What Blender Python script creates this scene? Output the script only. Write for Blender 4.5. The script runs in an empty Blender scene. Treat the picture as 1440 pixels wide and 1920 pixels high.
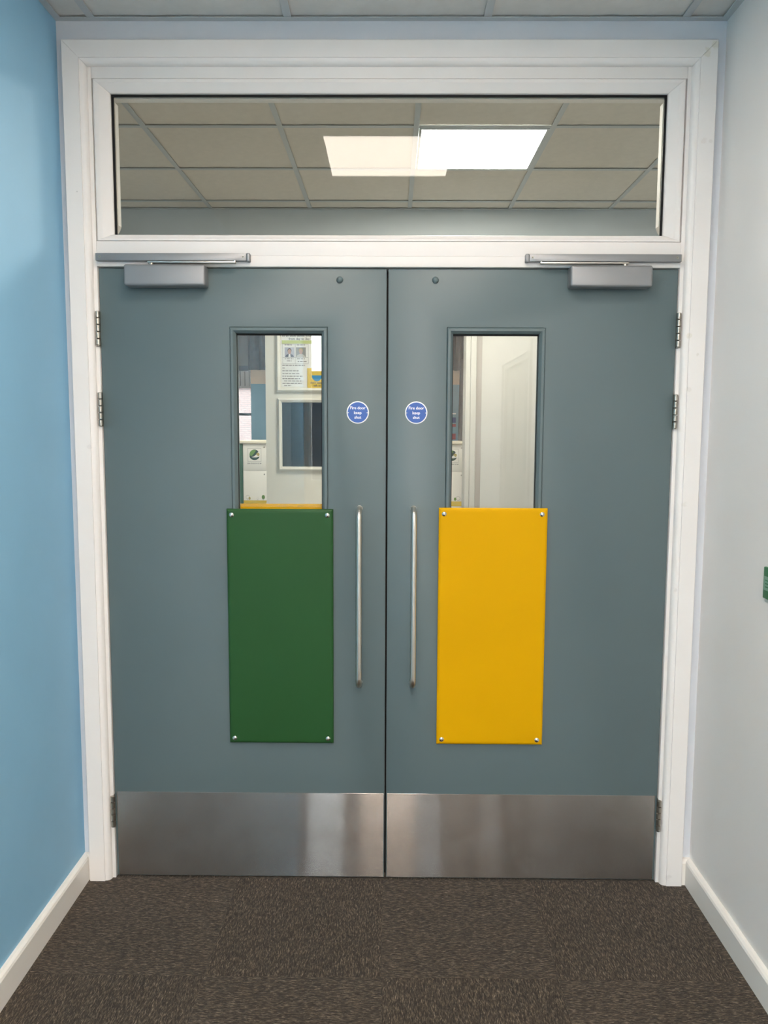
import bpy, bmesh, math, random
from mathutils import Vector, Matrix
random.seed(7)
scene = bpy.context.scene
C = scene.collection

# ------------------------------------------------------------------ camera
cam_d = bpy.data.cameras.new('camera')
cam_d.sensor_fit = 'HORIZONTAL'
cam_d.sensor_width = 36.0
cam_d.lens = 36.0 * 1510.9 / 1440.0
cam_d.clip_start = 0.02
cam = bpy.data.objects.new('camera', cam_d)
C.objects.link(cam)
pit, yaw, rol = 0.10256, 0.00874, 0.00424
fw = Vector((-math.sin(yaw) * math.cos(pit), math.cos(yaw) * math.cos(pit), -math.sin(pit)))
rt = Vector((math.cos(yaw), math.sin(yaw), 0))
up = rt.cross(fw)
rt2 = rt * math.cos(rol) + up * math.sin(rol)
up2 = up * math.cos(rol) - rt * math.sin(rol)
M = Matrix((rt2, up2, -fw)).transposed().to_4x4()
M.translation = Vector((0.0147, -2.6309, 1.5403))
cam.matrix_world = M
scene.camera = cam

# ------------------------------------------------------------------ world, exposure
wd = bpy.data.worlds.new('overcast_sky')
wd.use_nodes = True
bg = wd.node_tree.nodes['Background']
bg.inputs['Color'].default_value = (0.84, 0.92, 1.0, 1)
bg.inputs['Strength'].default_value = 17.0
scene.world = wd
vs = scene.view_settings
vs.view_transform = 'Standard'
vs.look = 'None'
vs.gamma = 1.0
vs.use_curve_mapping = False
vs.exposure = 1.0
LAMP, LAMP_DIM = 27.0, 11.0    # radiance of the opal ceiling panels; the one by the doors is turned down to balance brightness
LAMP_COL = (1.0, 0.88, 0.77)

# ------------------------------------------------------------------ materials
def new_mat(name):
    m = bpy.data.materials.new(name)
    m.use_nodes = True
    nt = m.node_tree
    return m, nt, nt.nodes['Principled BSDF']

def N(nt, typ, **kw):
    n = nt.nodes.new(typ)
    for k, v in kw.items():
        setattr(n, k, v)
    return n

def coords(nt, scale=(1, 1, 1), world=False):
    mp = N(nt, 'ShaderNodeMapping')
    mp.inputs['Scale'].default_value = scale
    if world:
        g = N(nt, 'ShaderNodeNewGeometry')
        nt.links.new(g.outputs['Position'], mp.inputs['Vector'])
    else:
        t = N(nt, 'ShaderNodeTexCoord')
        nt.links.new(t.outputs['Object'], mp.inputs['Vector'])
    return mp.outputs['Vector']

def noise(nt, vec, scale, detail=2.0, rough=0.5):
    n = N(nt, 'ShaderNodeTexNoise')
    n.inputs['Scale'].default_value = scale
    n.inputs['Detail'].default_value = detail
    n.inputs['Roughness'].default_value = rough
    nt.links.new(vec, n.inputs['Vector'])
    return n.outputs['Fac']

def ramp(nt, fac, stops):
    r = N(nt, 'ShaderNodeValToRGB')
    e = r.color_ramp.elements
    while len(e) < len(stops):
        e.new(0.5)
    for i, (p, c) in enumerate(stops):
        e[i].position = p
        e[i].color = (c[0], c[1], c[2], 1) if len(c) == 3 else c
    nt.links.new(fac, r.inputs['Fac'])
    return r.outputs['Color']

def bump(nt, bs, height, strength=0.2, dist=0.001):
    b = N(nt, 'ShaderNodeBump')
    b.inputs['Strength'].default_value = strength
    b.inputs['Distance'].default_value = dist
    nt.links.new(height, b.inputs['Height'])
    nt.links.new(b.outputs['Normal'], bs.inputs['Normal'])

def mixc(nt, fac, a, b, mode='MIX'):
    m = N(nt, 'ShaderNodeMix', data_type='RGBA', blend_type=mode)
    for k, v in (('Factor', fac),):
        if isinstance(v, float):
            m.inputs[0].default_value = v
        else:
            nt.links.new(v, m.inputs[0])
    for idx, v in ((6, a), (7, b)):
        if isinstance(v, (tuple, list)):
            m.inputs[idx].default_value = (v[0], v[1], v[2], 1)
        else:
            nt.links.new(v, m.inputs[idx])
    return m.outputs[2]

def plain(name, col, rough=0.5, metal=0.0, spec=0.5, var=0.0, vscale=6.0, bmp=0.0, bscale=400.0, bdist=0.0005, coat=0.0):
    m, nt, bs = new_mat(name)
    bs.inputs['Base Color'].default_value = (col[0], col[1], col[2], 1)
    bs.inputs['Roughness'].default_value = rough
    bs.inputs['Metallic'].default_value = metal
    bs.inputs['Specular IOR Level'].default_value = spec
    bs.inputs['Coat Weight'].default_value = coat
    if var > 0:
        f = noise(nt, coords(nt), vscale, 4)
        a = tuple(c * (1 - var) for c in col)
        b = tuple(min(1, c * (1 + var)) for c in col)
        nt.links.new(ramp(nt, f, [(0.3, a), (0.7, b)]), bs.inputs['Base Color'])
    if bmp > 0:
        bump(nt, bs, noise(nt, coords(nt), bscale, 2), bmp, bdist)
    return m

MAT = {}
MAT['blue_wall'] = plain('blue_emulsion', (0.265, 0.520, 0.735), 0.55, var=0.03, vscale=3, bmp=0.12, bscale=260)
MAT['pale_wall'] = plain('pale_emulsion', (0.845, 0.815, 0.785), 0.6, var=0.02, vscale=2.5, bmp=0.12, bscale=260)
MAT['back_wall'] = plain('pale_emulsion_shaded', (0.64, 0.67, 0.72), 0.6, var=0.02, vscale=2.5, bmp=0.12, bscale=260)  # same paint as pale_wall, with cooler, dimmer light put into the colour
MAT['lobby_wall'] = plain('lobby_emulsion', (0.62, 0.68, 0.72), 0.6, var=0.02)
MAT['lobby_tile'] = plain('lobby_mineral_tile', (0.76, 0.71, 0.635), 0.85, spec=0.2, var=0.03, vscale=30, bmp=0.2, bscale=350)
MAT['lobby_floor'] = plain('pale_bounce_floor', (0.56, 0.55, 0.53), 0.4, var=0.04)  # unseen floor, made pale to bounce light up to the lobby ceiling
MAT['cream_wall'] = plain('cream_emulsion', (0.50, 0.485, 0.44), 0.6, var=0.02)
MAT['cab_cream'] = plain('screen_cream', (0.72, 0.69, 0.60), 0.5, var=0.02)
MAT['taupe'] = plain('taupe_paint', (0.50, 0.46, 0.41), 0.5)
MAT['strip'] = plain('grey_strip_tone', (0.35, 0.315, 0.28), 0.5)  # darker strip between the lobby jamb and the wall
MAT['hall_blue'] = plain('hall_blue_paint', (0.235, 0.37, 0.47), 0.6, var=0.05)
MAT['hall_peach'] = plain('peach_board', (0.66, 0.49, 0.36), 0.6, var=0.06)
MAT['ceil_tile'] = plain('mineral_tile', (0.70, 0.69, 0.66), 0.85, spec=0.2, var=0.03, vscale=30, bmp=0.25, bscale=350)
MAT['ceil_bar'] = plain('white_steel_grid', (0.52, 0.55, 0.56), 0.35)
MAT['white_gloss'] = plain('white_eggshell', (0.80, 0.77, 0.745), 0.6, spec=0.3, var=0.015, vscale=5, bmp=0.06, bscale=150)
MAT['skirt'] = plain('white_satin_skirting', (0.83, 0.80, 0.75), 0.4, bmp=0.05, bscale=120)
MAT['green'] = plain('green_laminate', (0.018, 0.078, 0.021), 0.45, spec=0.25, var=0.04, vscale=3)
MAT['yellow'] = plain('yellow_laminate', (0.66, 0.345, 0.0005), 0.5, spec=0.08, var=0.03, vscale=3)
MAT['silver'] = plain('silver_lacquer', (0.265, 0.268, 0.275), 0.42, metal=0.5, bmp=0.03, bscale=1500)
MAT['satin_steel'] = plain('satin_steel', (0.72, 0.67, 0.60), 0.33, metal=1.0, bmp=0.05, bscale=900)
MAT['hinge_steel'] = plain('hinge_steel', (0.42, 0.39, 0.34), 0.34, metal=1.0)
MAT['screw'] = plain('bright_screw', (0.72, 0.70, 0.66), 0.22, metal=1.0)
MAT['black'] = plain('black_rubber', (0.008, 0.008, 0.009), 0.6, spec=0.2)
MAT['blue_sign'] = plain('blue_sign_plate', (0.012, 0.088, 0.38), 0.35)
MAT['sign_white'] = plain('sign_white', (0.85, 0.86, 0.88), 0.4)
MAT['paper'] = plain('paper', (0.78, 0.77, 0.73), 0.8)
MAT['ink'] = plain('ink', (0.10, 0.095, 0.09), 0.8)
MAT['ink_soft'] = plain('ink_soft', (0.30, 0.28, 0.26), 0.8)
MAT['lime'] = plain('lime_print', (0.50, 0.56, 0.20), 0.8)
MAT['mustard'] = plain('mustard_print', (0.66, 0.46, 0.03), 0.6)
MAT['cup_blue'] = plain('cup_blue_print', (0.03, 0.24, 0.46), 0.7)
MAT['photo_grey'] = plain('photo_backdrop', (0.42, 0.41, 0.47), 0.7)
MAT['photo_dark'] = plain('photo_dark_backdrop', (0.24, 0.23, 0.21), 0.7)
MAT['skin'] = plain('photo_skin', (0.48, 0.30, 0.23), 0.7)
MAT['hair'] = plain('photo_hair', (0.06, 0.045, 0.04), 0.7)
MAT['suit'] = plain('photo_suit', (0.07, 0.07, 0.09), 0.7)
MAT['leaf'] = plain('logo_leaf', (0.13, 0.26, 0.035), 0.6)
MAT['deep'] = plain('logo_dark_green', (0.012, 0.045, 0.02), 0.6)
MAT['ochre'] = plain('logo_ochre', (0.42, 0.33, 0.10), 0.6)
MAT['locker'] = plain('locker_front', (0.80, 0.76, 0.69), 0.5)
MAT['locker_top'] = plain('locker_top_board', (0.80, 0.72, 0.56), 0.5)
MAT['locker_green'] = plain('locker_green', (0.025, 0.085, 0.03), 0.5)
MAT['dark_in'] = plain('dark_box_lining', (0.085, 0.085, 0.08), 0.7)  # lining of the box added behind the screen to darken its glass
MAT['curtain'] = plain('grey_curtain', (0.15, 0.13, 0.126), 0.9, spec=0.1, var=0.1, vscale=20)
MAT['blind'] = plain('grey_blind', (0.185, 0.162, 0.155), 0.85, spec=0.1)
MAT['hem'] = plain('blind_hem', (0.12, 0.115, 0.12), 0.8, spec=0.1)
MAT['dark_frame'] = plain('dark_window_frame', (0.03, 0.03, 0.035), 0.4)
MAT['navy'] = plain('navy_print', (0.06, 0.08, 0.25), 0.7)
MAT['red'] = plain('red_print', (0.40, 0.05, 0.06), 0.7)
MAT['release'] = plain('release_green', (0.012, 0.17, 0.055), 0.4)
MAT['release_label'] = plain('release_label', (0.20, 0.36, 0.27), 0.5)
MAT['ground'] = plain('tarmac', (0.12, 0.12, 0.12), 0.9)
MAT['door_paint'] = None

# painted door: eggshell with slight unevenness and roller texture
m, nt, bs = new_mat('door_grey_paint')
v = coords(nt)
col = ramp(nt, noise(nt, v, 1.6, 4), [(0.3, (0.098, 0.138, 0.146)), (0.7, (0.110, 0.150, 0.157))])
nt.links.new(col, bs.inputs['Base Color'])
bs.inputs['Roughness'].default_value = 0.42
bs.inputs['Specular IOR Level'].default_value = 0.45
bump(nt, bs, noise(nt, v, 350, 2), 0.06, 0.0005)
MAT['door_paint'] = m

# architrave paint: the same white, with the filler stain at its top right corner and a few scuffs
m, nt, bs = new_mat('architrave_paint')
v = coords(nt)
base = ramp(nt, noise(nt, v, 5, 4), [(0.3, (0.795, 0.768, 0.745)), (0.7, (0.815, 0.788, 0.765))])
def spot(nt, centre, radius, warp=1.1):
    g = N(nt, 'ShaderNodeTexCoord')
    d = N(nt, 'ShaderNodeVectorMath', operation='DISTANCE')
    nt.links.new(g.outputs['Object'], d.inputs[0])
    d.inputs[1].default_value = centre
    nz = noise(nt, g.outputs['Object'], 60, 2)
    a = N(nt, 'ShaderNodeMath', operation='MULTIPLY_ADD')
    nt.links.new(nz, a.inputs[0]); a.inputs[1].default_value = radius * warp * 2; a.inputs[2].default_value = -radius * warp
    s = N(nt, 'ShaderNodeMath', operation='ADD')
    nt.links.new(d.outputs['Value'], s.inputs[0]); nt.links.new(a.outputs[0], s.inputs[1])
    mr = N(nt, 'ShaderNodeMapRange')
    mr.inputs['From Min'].default_value = radius; mr.inputs['From Max'].default_value = radius * 0.6
    nt.links.new(s.outputs[0], mr.inputs['Value'])
    return mr.outputs['Result']
col = base
for cpos, r, cc in (((0.975, -0.03, 2.690), 0.013, (0.62, 0.58, 0.42)), ((0.998, -0.03, 2.712), 0.013, (0.62, 0.58, 0.42)),
                    ((0.955, -0.03, 1.84), 0.010, (0.66, 0.62, 0.52)), ((0.985, -0.03, 1.78), 0.006, (0.6, 0.56, 0.5)),
                    ((0.975, -0.03, 2.43), 0.010, (0.70, 0.64, 0.60)), ((0.995, -0.03, 2.428), 0.007, (0.66, 0.62, 0.58)),
                    ((0.962, -0.03, 1.67), 0.009, (0.66, 0.63, 0.58)), ((0.96, -0.03, 1.30), 0.012, (0.68, 0.64, 0.58)),
                    ((0.945, -0.03, 1.02), 0.008, (0.62, 0.60, 0.56)), ((0.96, -0.03, 0.03), 0.014, (0.62, 0.60, 0.58)),
                    ((-0.972, -0.03, 2.275), 0.0035, (0.25, 0.23, 0.22)), ((-0.96, -0.03, 1.48), 0.008, (0.66, 0.64, 0.62))):
    f = spot(nt, cpos, r)
    k = N(nt, 'ShaderNodeMath', operation='MULTIPLY')
    nt.links.new(f, k.inputs[0]); k.inputs[1].default_value = 0.42
    col = mixc(nt, k.outputs[0], col, cc)
nt.links.new(col, bs.inputs['Base Color'])
bs.inputs['Roughness'].default_value = 0.5
bump(nt, bs, noise(nt, v, 150, 2), 0.06, 0.0005)
MAT['arch'] = m

# carpet: fleck-patterned cut pile, grain along the tile's own x
m, nt, bs = new_mat('carpet_fleck')
oi = N(nt, 'ShaderNodeObjectInfo')
tc = N(nt, 'ShaderNodeTexCoord')
ofs = N(nt, 'ShaderNodeVectorMath', operation='SCALE')
cmb = N(nt, 'ShaderNodeCombineXYZ')
nt.links.new(oi.outputs['Random'], cmb.inputs[0]); nt.links.new(oi.outputs['Random'], cmb.inputs[1])
nt.links.new(cmb.outputs[0], ofs.inputs[0]); ofs.inputs['Scale'].default_value = 37.0
ad = N(nt, 'ShaderNodeVectorMath', operation='ADD')
nt.links.new(tc.outputs['Object'], ad.inputs[0]); nt.links.new(ofs.outputs[0], ad.inputs[1])
wv = N(nt, 'ShaderNodeTexNoise'); wv.inputs['Scale'].default_value = 45
nt.links.new(ad.outputs[0], wv.inputs['Vector'])
wsc = N(nt, 'ShaderNodeVectorMath', operation='SCALE'); wsc.inputs['Scale'].default_value = 0.0085
nt.links.new(wv.outputs['Color'], wsc.inputs[0])
ad2 = N(nt, 'ShaderNodeVectorMath', operation='ADD')
nt.links.new(ad.outputs[0], ad2.inputs[0]); nt.links.new(wsc.outputs[0], ad2.inputs[1])
def mapped(sc):
    mp = N(nt, 'ShaderNodeMapping'); mp.inputs['Scale'].default_value = sc
    nt.links.new(ad2.outputs[0], mp.inputs['Vector']); return mp.outputs['Vector']
f1 = noise(nt, mapped((56, 310, 56)), 1.0, 3, 0.6)
f2 = noise(nt, mapped((95, 440, 95)), 1.0, 2, 0.5)
f3 = noise(nt, mapped((5, 5, 5)), 1.0, 2, 0.5)
c1 = ramp(nt, f1, [(0.34, (0.0105, 0.0077, 0.0053)), (0.48, (0.035, 0.0255, 0.0170)), (0.60, (0.079, 0.058, 0.039)), (0.74, (0.27, 0.208, 0.145))])
c2 = ramp(nt, f2, [(0.57, (0, 0, 0)), (0.70, (0.13, 0.106, 0.082))])
cc = mixc(nt, 1.0, c1, c2, 'ADD')
cc = mixc(nt, 0.22, cc, ramp(nt, f3, [(0.3, (0.032, 0.027, 0.022)), (0.7, (0.06, 0.048, 0.038))]))
nt.links.new(cc, bs.inputs['Base Color'])
bs.inputs['Roughness'].default_value = 0.95
bs.inputs['Specular IOR Level'].default_value = 0.1
bs.inputs['Sheen Weight'].default_value = 0.15
bump(nt, bs, f1, 0.8, 0.002)
MAT['carpet'] = m

# brushed stainless: horizontal grain tilts the micro normals up and down only
m, nt, bs = new_mat('brushed_stainless')
nt.nodes.remove(bs)
out = nt.nodes['Material Output']
geo = N(nt, 'ShaderNodeNewGeometry')
tcn = N(nt, 'ShaderNodeTexCoord')
tot = None
for i, s in enumerate((9000.0, 12113.0, 15791.0)):
    mp = N(nt, 'ShaderNodeMapping'); mp.inputs['Scale'].default_value = (s * 0.05, s, s)
    nt.links.new(tcn.outputs['Object'], mp.inputs['Vector'])
    wn = N(nt, 'ShaderNodeTexWhiteNoise'); nt.links.new(mp.outputs['Vector'], wn.inputs['Vector'])
    if tot is None:
        tot = wn.outputs['Value']
    else:
        a = N(nt, 'ShaderNodeMath', operation='ADD')
        nt.links.new(tot, a.inputs[0]); nt.links.new(wn.outputs['Value'], a.inputs[1]); tot = a.outputs[0]
k = N(nt, 'ShaderNodeMath', operation='MULTIPLY_ADD')
nt.links.new(tot, k.inputs[0]); k.inputs[1].default_value = 0.43; k.inputs[2].default_value = -0.645
cz = N(nt, 'ShaderNodeCombineXYZ'); nt.links.new(k.outputs[0], cz.inputs[2])
addn = N(nt, 'ShaderNodeVectorMath', operation='ADD')
nt.links.new(geo.outputs['Normal'], addn.inputs[0]); nt.links.new(cz.outputs[0], addn.inputs[1])
nrm = N(nt, 'ShaderNodeVectorMath', operation='NORMALIZE'); nt.links.new(addn.outputs[0], nrm.inputs[0])
gl = N(nt, 'ShaderNodeBsdfGlossy')
smudge = ramp(nt, noise(nt, coords(nt), 9, 5, 0.65), [(0.35, (0.42, 0.385, 0.355)), (0.7, (0.50, 0.47, 0.445))])
nt.links.new(smudge, gl.inputs['Color'])
gl.inputs['Roughness'].default_value = 0.055
nt.links.new(nrm.outputs[0], gl.inputs['Normal'])
gr = N(nt, 'ShaderNodeBsdfGlossy'); gr.inputs['Roughness'].default_value = 0.5
nt.links.new(smudge, gr.inputs['Color'])
ms = N(nt, 'ShaderNodeMixShader'); ms.inputs[0].default_value = 0.24
nt.links.new(gl.outputs[0], ms.inputs[1]); nt.links.new(gr.outputs[0], ms.inputs[2])
nt.links.new(ms.outputs[0], out.inputs['Surface'])
MAT['brushed'] = m

# pane glass: clear body, Fresnel mirror share per face
def glass(name, f0, tint):
    m, nt, bs = new_mat(name)
    nt.nodes.remove(bs)
    out = nt.nodes['Material Output']
    g = N(nt, 'ShaderNodeNewGeometry')
    d = N(nt, 'ShaderNodeVectorMath', operation='DOT_PRODUCT')
    nt.links.new(g.outputs['Normal'], d.inputs[0]); nt.links.new(g.outputs['Incoming'], d.inputs[1])
    ab = N(nt, 'ShaderNodeMath', operation='ABSOLUTE'); nt.links.new(d.outputs['Value'], ab.inputs[0])
    om = N(nt, 'ShaderNodeMath', operation='SUBTRACT'); om.inputs[0].default_value = 1.0; nt.links.new(ab.outputs[0], om.inputs[1])
    pw = N(nt, 'ShaderNodeMath', operation='POWER'); nt.links.new(om.outputs[0], pw.inputs[0]); pw.inputs[1].default_value = 5.0
    ma = N(nt, 'ShaderNodeMath', operation='MULTIPLY_ADD'); nt.links.new(pw.outputs[0], ma.inputs[0]); ma.inputs[1].default_value = 1 - f0; ma.inputs[2].default_value = f0
    tr = N(nt, 'ShaderNodeBsdfTransparent'); tr.inputs['Color'].default_value = (*tint, 1)
    gs = N(nt, 'ShaderNodeBsdfGlossy'); gs.inputs['Roughness'].default_value = 0.0
    mx = N(nt, 'ShaderNodeMixShader')
    nt.links.new(ma.outputs[0], mx.inputs[0]); nt.links.new(tr.outputs[0], mx.inputs[1]); nt.links.new(gs.outputs[0], mx.inputs[2])
    nt.links.new(mx.outputs[0], out.inputs['Surface'])
    return m
MAT['glass'] = glass('clear_glass', 0.036, (0.97, 0.985, 0.97))
MAT['glass_over'] = glass('tinted_overpanel_glass', 0.024, (0.94, 0.94, 0.91))

def emitter(name, col, s):
    m, nt, bs = new_mat(name)
    bs.inputs['Base Color'].default_value = (0.8, 0.8, 0.8, 1)
    bs.inputs['Emission Color'].default_value = (*col, 1)
    bs.inputs['Emission Strength'].default_value = s
    return m
MAT['opal'] = emitter('opal_diffuser', LAMP_COL, LAMP)
MAT['opal_dim'] = emitter('opal_diffuser_dim', LAMP_COL, LAMP_DIM)
MAT['opal_lobby'] = emitter('opal_diffuser_lobby', (1.0, 0.96, 0.88), 26.0)
MAT['hall_fill'] = emitter('hall_fill_diffuser', (1.0, 0.95, 0.86), 8.0)

# brick outside
m, nt, bs = new_mat('pale_brick')
bt = N(nt, 'ShaderNodeTexBrick')
bt.inputs['Color1'].default_value = (0.062, 0.037, 0.033, 1); bt.inputs['Color2'].default_value = (0.070, 0.047, 0.042, 1)
bt.inputs['Mortar'].default_value = (0.034, 0.024, 0.023, 1)
bt.inputs['Scale'].default_value = 1.0; bt.inputs['Brick Width'].default_value = 0.225; bt.inputs['Row Height'].default_value = 0.075
bt.inputs['Mortar Size'].default_value = 0.012
g = N(nt, 'ShaderNodeNewGeometry'); sp = N(nt, 'ShaderNodeSeparateXYZ'); cb = N(nt, 'ShaderNodeCombineXYZ')
nt.links.new(g.outputs['Position'], sp.inputs[0]); nt.links.new(sp.outputs[0], cb.inputs[0]); nt.links.new(sp.outputs[2], cb.inputs[1])
nt.links.new(cb.outputs[0], bt.inputs['Vector'])
nt.links.new(bt.outputs['Color'], bs.inputs['Base Color']); bs.inputs['Roughness'].default_value = 0.9
MAT['brick'] = m
MAT['cladding'] = plain('grey_cladding', (0.009, 0.0065, 0.005), 0.9, spec=0.1)

# ------------------------------------------------------------------ mesh helpers
ROOT = {}
def origin_of(o):
    while o is not None:
        if o.parent is None:
            return Vector(o.location)
        o = o.parent

class MB:
    def __init__(s):
        s.bm = bmesh.new()
    def face(s, pts):
        s.bm.faces.new([s.bm.verts.new(p) for p in pts])
    def hull(s, a, b):
        """loft between two same-length closed loops, capped"""
        va = [s.bm.verts.new(p) for p in a]; vb = [s.bm.verts.new(p) for p in b]
        n = len(va)
        for i in range(n):
            j = (i + 1) % n
            s.bm.faces.new((va[i], va[j], vb[j], vb[i]))
        s.bm.faces.new(va); s.bm.faces.new(list(reversed(vb)))
        return s
    def box(s, x0, x1, y0, y1, z0, z1):
        return s.hull([(x0, y0, z0), (x1, y0, z0), (x1, y1, z0), (x0, y1, z0)],
                      [(x0, y0, z1), (x1, y0, z1), (x1, y1, z1), (x0, y1, z1)])
    def ring(s, o, i, y0, y1):
        """rectangular plate in xz with a rectangular hole"""
        def loop(r, y):
            return [s.bm.verts.new(p) for p in ((r[0], y, r[2]), (r[1], y, r[2]), (r[1], y, r[3]), (r[0], y, r[3]))]
        of, ob, f, b = loop(o, y0), loop(o, y1), loop(i, y0), loop(i, y1)
        for k in range(4):
            j = (k + 1) % 4
            s.bm.faces.new((of[k], of[j], f[j], f[k])); s.bm.faces.new((ob[j], ob[k], b[k], b[j]))
            s.bm.faces.new((of[j], of[k], ob[k], ob[j])); s.bm.faces.new((f[k], f[j], b[j], b[k]))
        return s
    def tube(s, pts, radii, n=14, cap=True):
        pts = [Vector(p) for p in pts]
        rings = []
        for i, p in enumerate(pts):
            a = pts[max(0, i - 1)]; b = pts[min(len(pts) - 1, i + 1)]
            t = (b - a).normalized()
            u = Vector((1, 0, 0)) if abs(t.x) < 0.9 else Vector((0, 0, 1))
            w = t.cross(u).normalized(); u = w.cross(t).normalized()
            r = radii[i] if isinstance(radii, (list, tuple)) else radii
            rings.append([s.bm.verts.new(p + (u * math.cos(q) + w * math.sin(q)) * r) for q in [2 * math.pi * k / n for k in range(n)]])
        for a, b in zip(rings, rings[1:]):
            for k in range(n):
                j = (k + 1) % n
                s.bm.faces.new((a[k], a[j], b[j], b[k]))
        if cap:
            s.bm.faces.new(list(reversed(rings[0]))); s.bm.faces.new(rings[-1])
        return s
    def lathe(s, c, prof, n=20, axis='y'):
        """prof: list of (radius, along) revolved about an axis through c"""
        rings = []
        for r, h in prof:
            rr = []
            for k in range(n):
                q = 2 * math.pi * k / n
                a, b = r * math.cos(q), r * math.sin(q)
                rr.append(s.bm.verts.new((c[0] + a, c[1] + h, c[2] + b) if axis == 'y' else (c[0] + a, c[1] + b, c[2] + h)))
            rings.append(rr)
        for a, b in zip(rings, rings[1:]):
            for k in range(n):
                j = (k + 1) % n
                s.bm.faces.new((a[k], a[j], b[j], b[k]))
        s.bm.faces.new(rings[0]); s.bm.faces.new(list(reversed(rings[-1])))
        return s
    def poly(s, pts, y, t=0.0006):
        """flat printed shape: xz outline, thin in y"""
        return s.hull([(p[0], y, p[1]) for p in pts], [(p[0], y - t, p[1]) for p in pts])
    def build(s, name, mat, parent=None, bevel=0.0, seg=2, smooth=False, angle=0.6, label=None):
        bm = s.bm
        bmesh.ops.remove_doubles(bm, verts=bm.verts, dist=1e-6)
        bmesh.ops.recalc_face_normals(bm, faces=bm.faces)
        if bevel > 0:
            es = [e for e in bm.edges if len(e.link_faces) == 2 and e.calc_face_angle(0) > angle]
            bmesh.ops.bevel(bm, geom=es, offset=bevel, segments=seg, profile=0.5, affect='EDGES', clamp_overlap=True)
        if parent is None:
            lo = Vector([min(v.co[i] for v in bm.verts) for i in range(3)])
            hi = Vector([max(v.co[i] for v in bm.verts) for i in range(3)])
            org = Vector(((lo.x + hi.x) / 2, (lo.y + hi.y) / 2, lo.z))
        else:
            org = origin_of(parent)
        bmesh.ops.translate(bm, verts=bm.verts, vec=-org)
        me = bpy.data.meshes.new(name)
        bm.to_mesh(me); bm.free()
        me.materials.append(MAT[mat] if isinstance(mat, str) else mat)
        if smooth or bevel > 0:
            for p in me.polygons:
                p.use_smooth = True
            try:
                me.set_sharp_from_angle(angle=math.radians(35))
            except Exception:
                pass
        o = bpy.data.objects.new(name, me)
        C.objects.link(o)
        if parent is None:
            o.location = org
        else:
            o.parent = parent
        if label:
            o['label'] = label
        return o

def piece(name, me, parent, loc, rz=0.0):
    """an object sharing mesh data, placed at a world position under its parent"""
    o = bpy.data.objects.new(name, me)
    C.objects.link(o)
    o.location = Vector(loc) - (origin_of(parent) if parent else Vector())
    o.rotation_euler = (0, 0, rz)
    o.parent = parent
    return o

def shared(mb, name, mat, smooth=False, bevel=0.0):
    o = mb.build(name, mat, None, bevel=bevel, smooth=smooth)
    me = o.data
    off = Vector(o.location)
    for v in me.vertices:
        v.co += off
    bpy.data.objects.remove(o)
    return me

def empty(name, loc):
    o = bpy.data.objects.new(name, None)
    o.empty_display_size = 0.05
    C.objects.link(o)
    o.location = loc
    return o

def tag(o, label=None, cat=None, group=None, kind=None):
    for k, v in (('label', label), ('category', cat), ('group', group), ('kind', kind)):
        if v:
            o[k] = v
    return o

def struct(o, label=None):
    return tag(o, label, kind='structure')

def mitred(name, r, prof, mat, parent, sides='TBLR', floor=None, gap=0.0003, bevel=0.0, flat=False):
    """moulding round rectangle r=(x0,x1,z0,z1); prof = [(inward distance, y)]; each side its own piece with mitred ends"""
    x0, x1, z0, z1 = r
    zb = (lambda d: floor) if floor is not None else (lambda d: z0 + d)
    res = {}
    for sd in sides:
        if sd == 'T':
            a = [(x0 + d + gap, y, z1 - d) for d, y in prof]; b = [(x1 - d - gap, y, z1 - d) for d, y in prof]
        elif sd == 'B':
            a = [(x0 + d + gap, y, z0 + d) for d, y in prof]; b = [(x1 - d - gap, y, z0 + d) for d, y in prof]
        elif sd == 'L':
            a = [(x0 + d, y, zb(d) + gap) for d, y in prof]; b = [(x0 + d, y, z1 - d - gap) for d, y in prof]
        else:
            a = [(x1 - d, y, zb(d) + gap) for d, y in prof]; b = [(x1 - d, y, z1 - d - gap) for d, y in prof]
        res[sd] = MB().hull(a, b).build(name, mat, parent, smooth=not flat)
    return res

def text_into(mb, s, size, x, y, z, bold=0.0, align='CENTER'):
    cu = bpy.data.curves.new('t', 'FONT')
    cu.body = s; cu.size = size; cu.align_x = align; cu.align_y = 'CENTER'
    cu.offset = bold; cu.resolution_u = 3
    ob = bpy.data.objects.new('t', cu)
    C.objects.link(ob)
    dg = bpy.context.evaluated_depsgraph_get()
    me = bpy.data.meshes.new_from_object(ob.evaluated_get(dg))
    vs_ = [mb.bm.verts.new((x + v.co.x, y, z + v.co.y)) for v in me.vertices]
    for p in me.polygons:
        try:
            mb.bm.faces.new([vs_[i] for i in p.vertices])
        except ValueError:
            pass
    bpy.data.objects.remove(ob); bpy.data.meshes.remove(me); bpy.data.curves.remove(cu)
    return mb

def text_obj(name, lines, mat, parent, label=None):
    mb = MB()
    for a in lines:
        text_into(mb, *a)
    ext = bmesh.ops.extrude_face_region(mb.bm, geom=mb.bm.faces[:])
    bmesh.ops.translate(mb.bm, verts=[g for g in ext['geom'] if isinstance(g, bmesh.types.BMVert)], vec=(0, -0.0003, 0))
    return mb.build(name, mat, parent, label=label)

def disc_pts(cx, cz, rx, rz=None, n=20, a0=0.0, a1=2 * math.pi):
    rz = rx if rz is None else rz
    full = abs(a1 - a0) >= 2 * math.pi - 1e-6
    m_ = n if full else n + 1
    return [(cx + rx * math.cos(a0 + (a1 - a0) * k / n), cz + rz * math.sin(a0 + (a1 - a0) * k / n)) for k in range(m_)]

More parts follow.
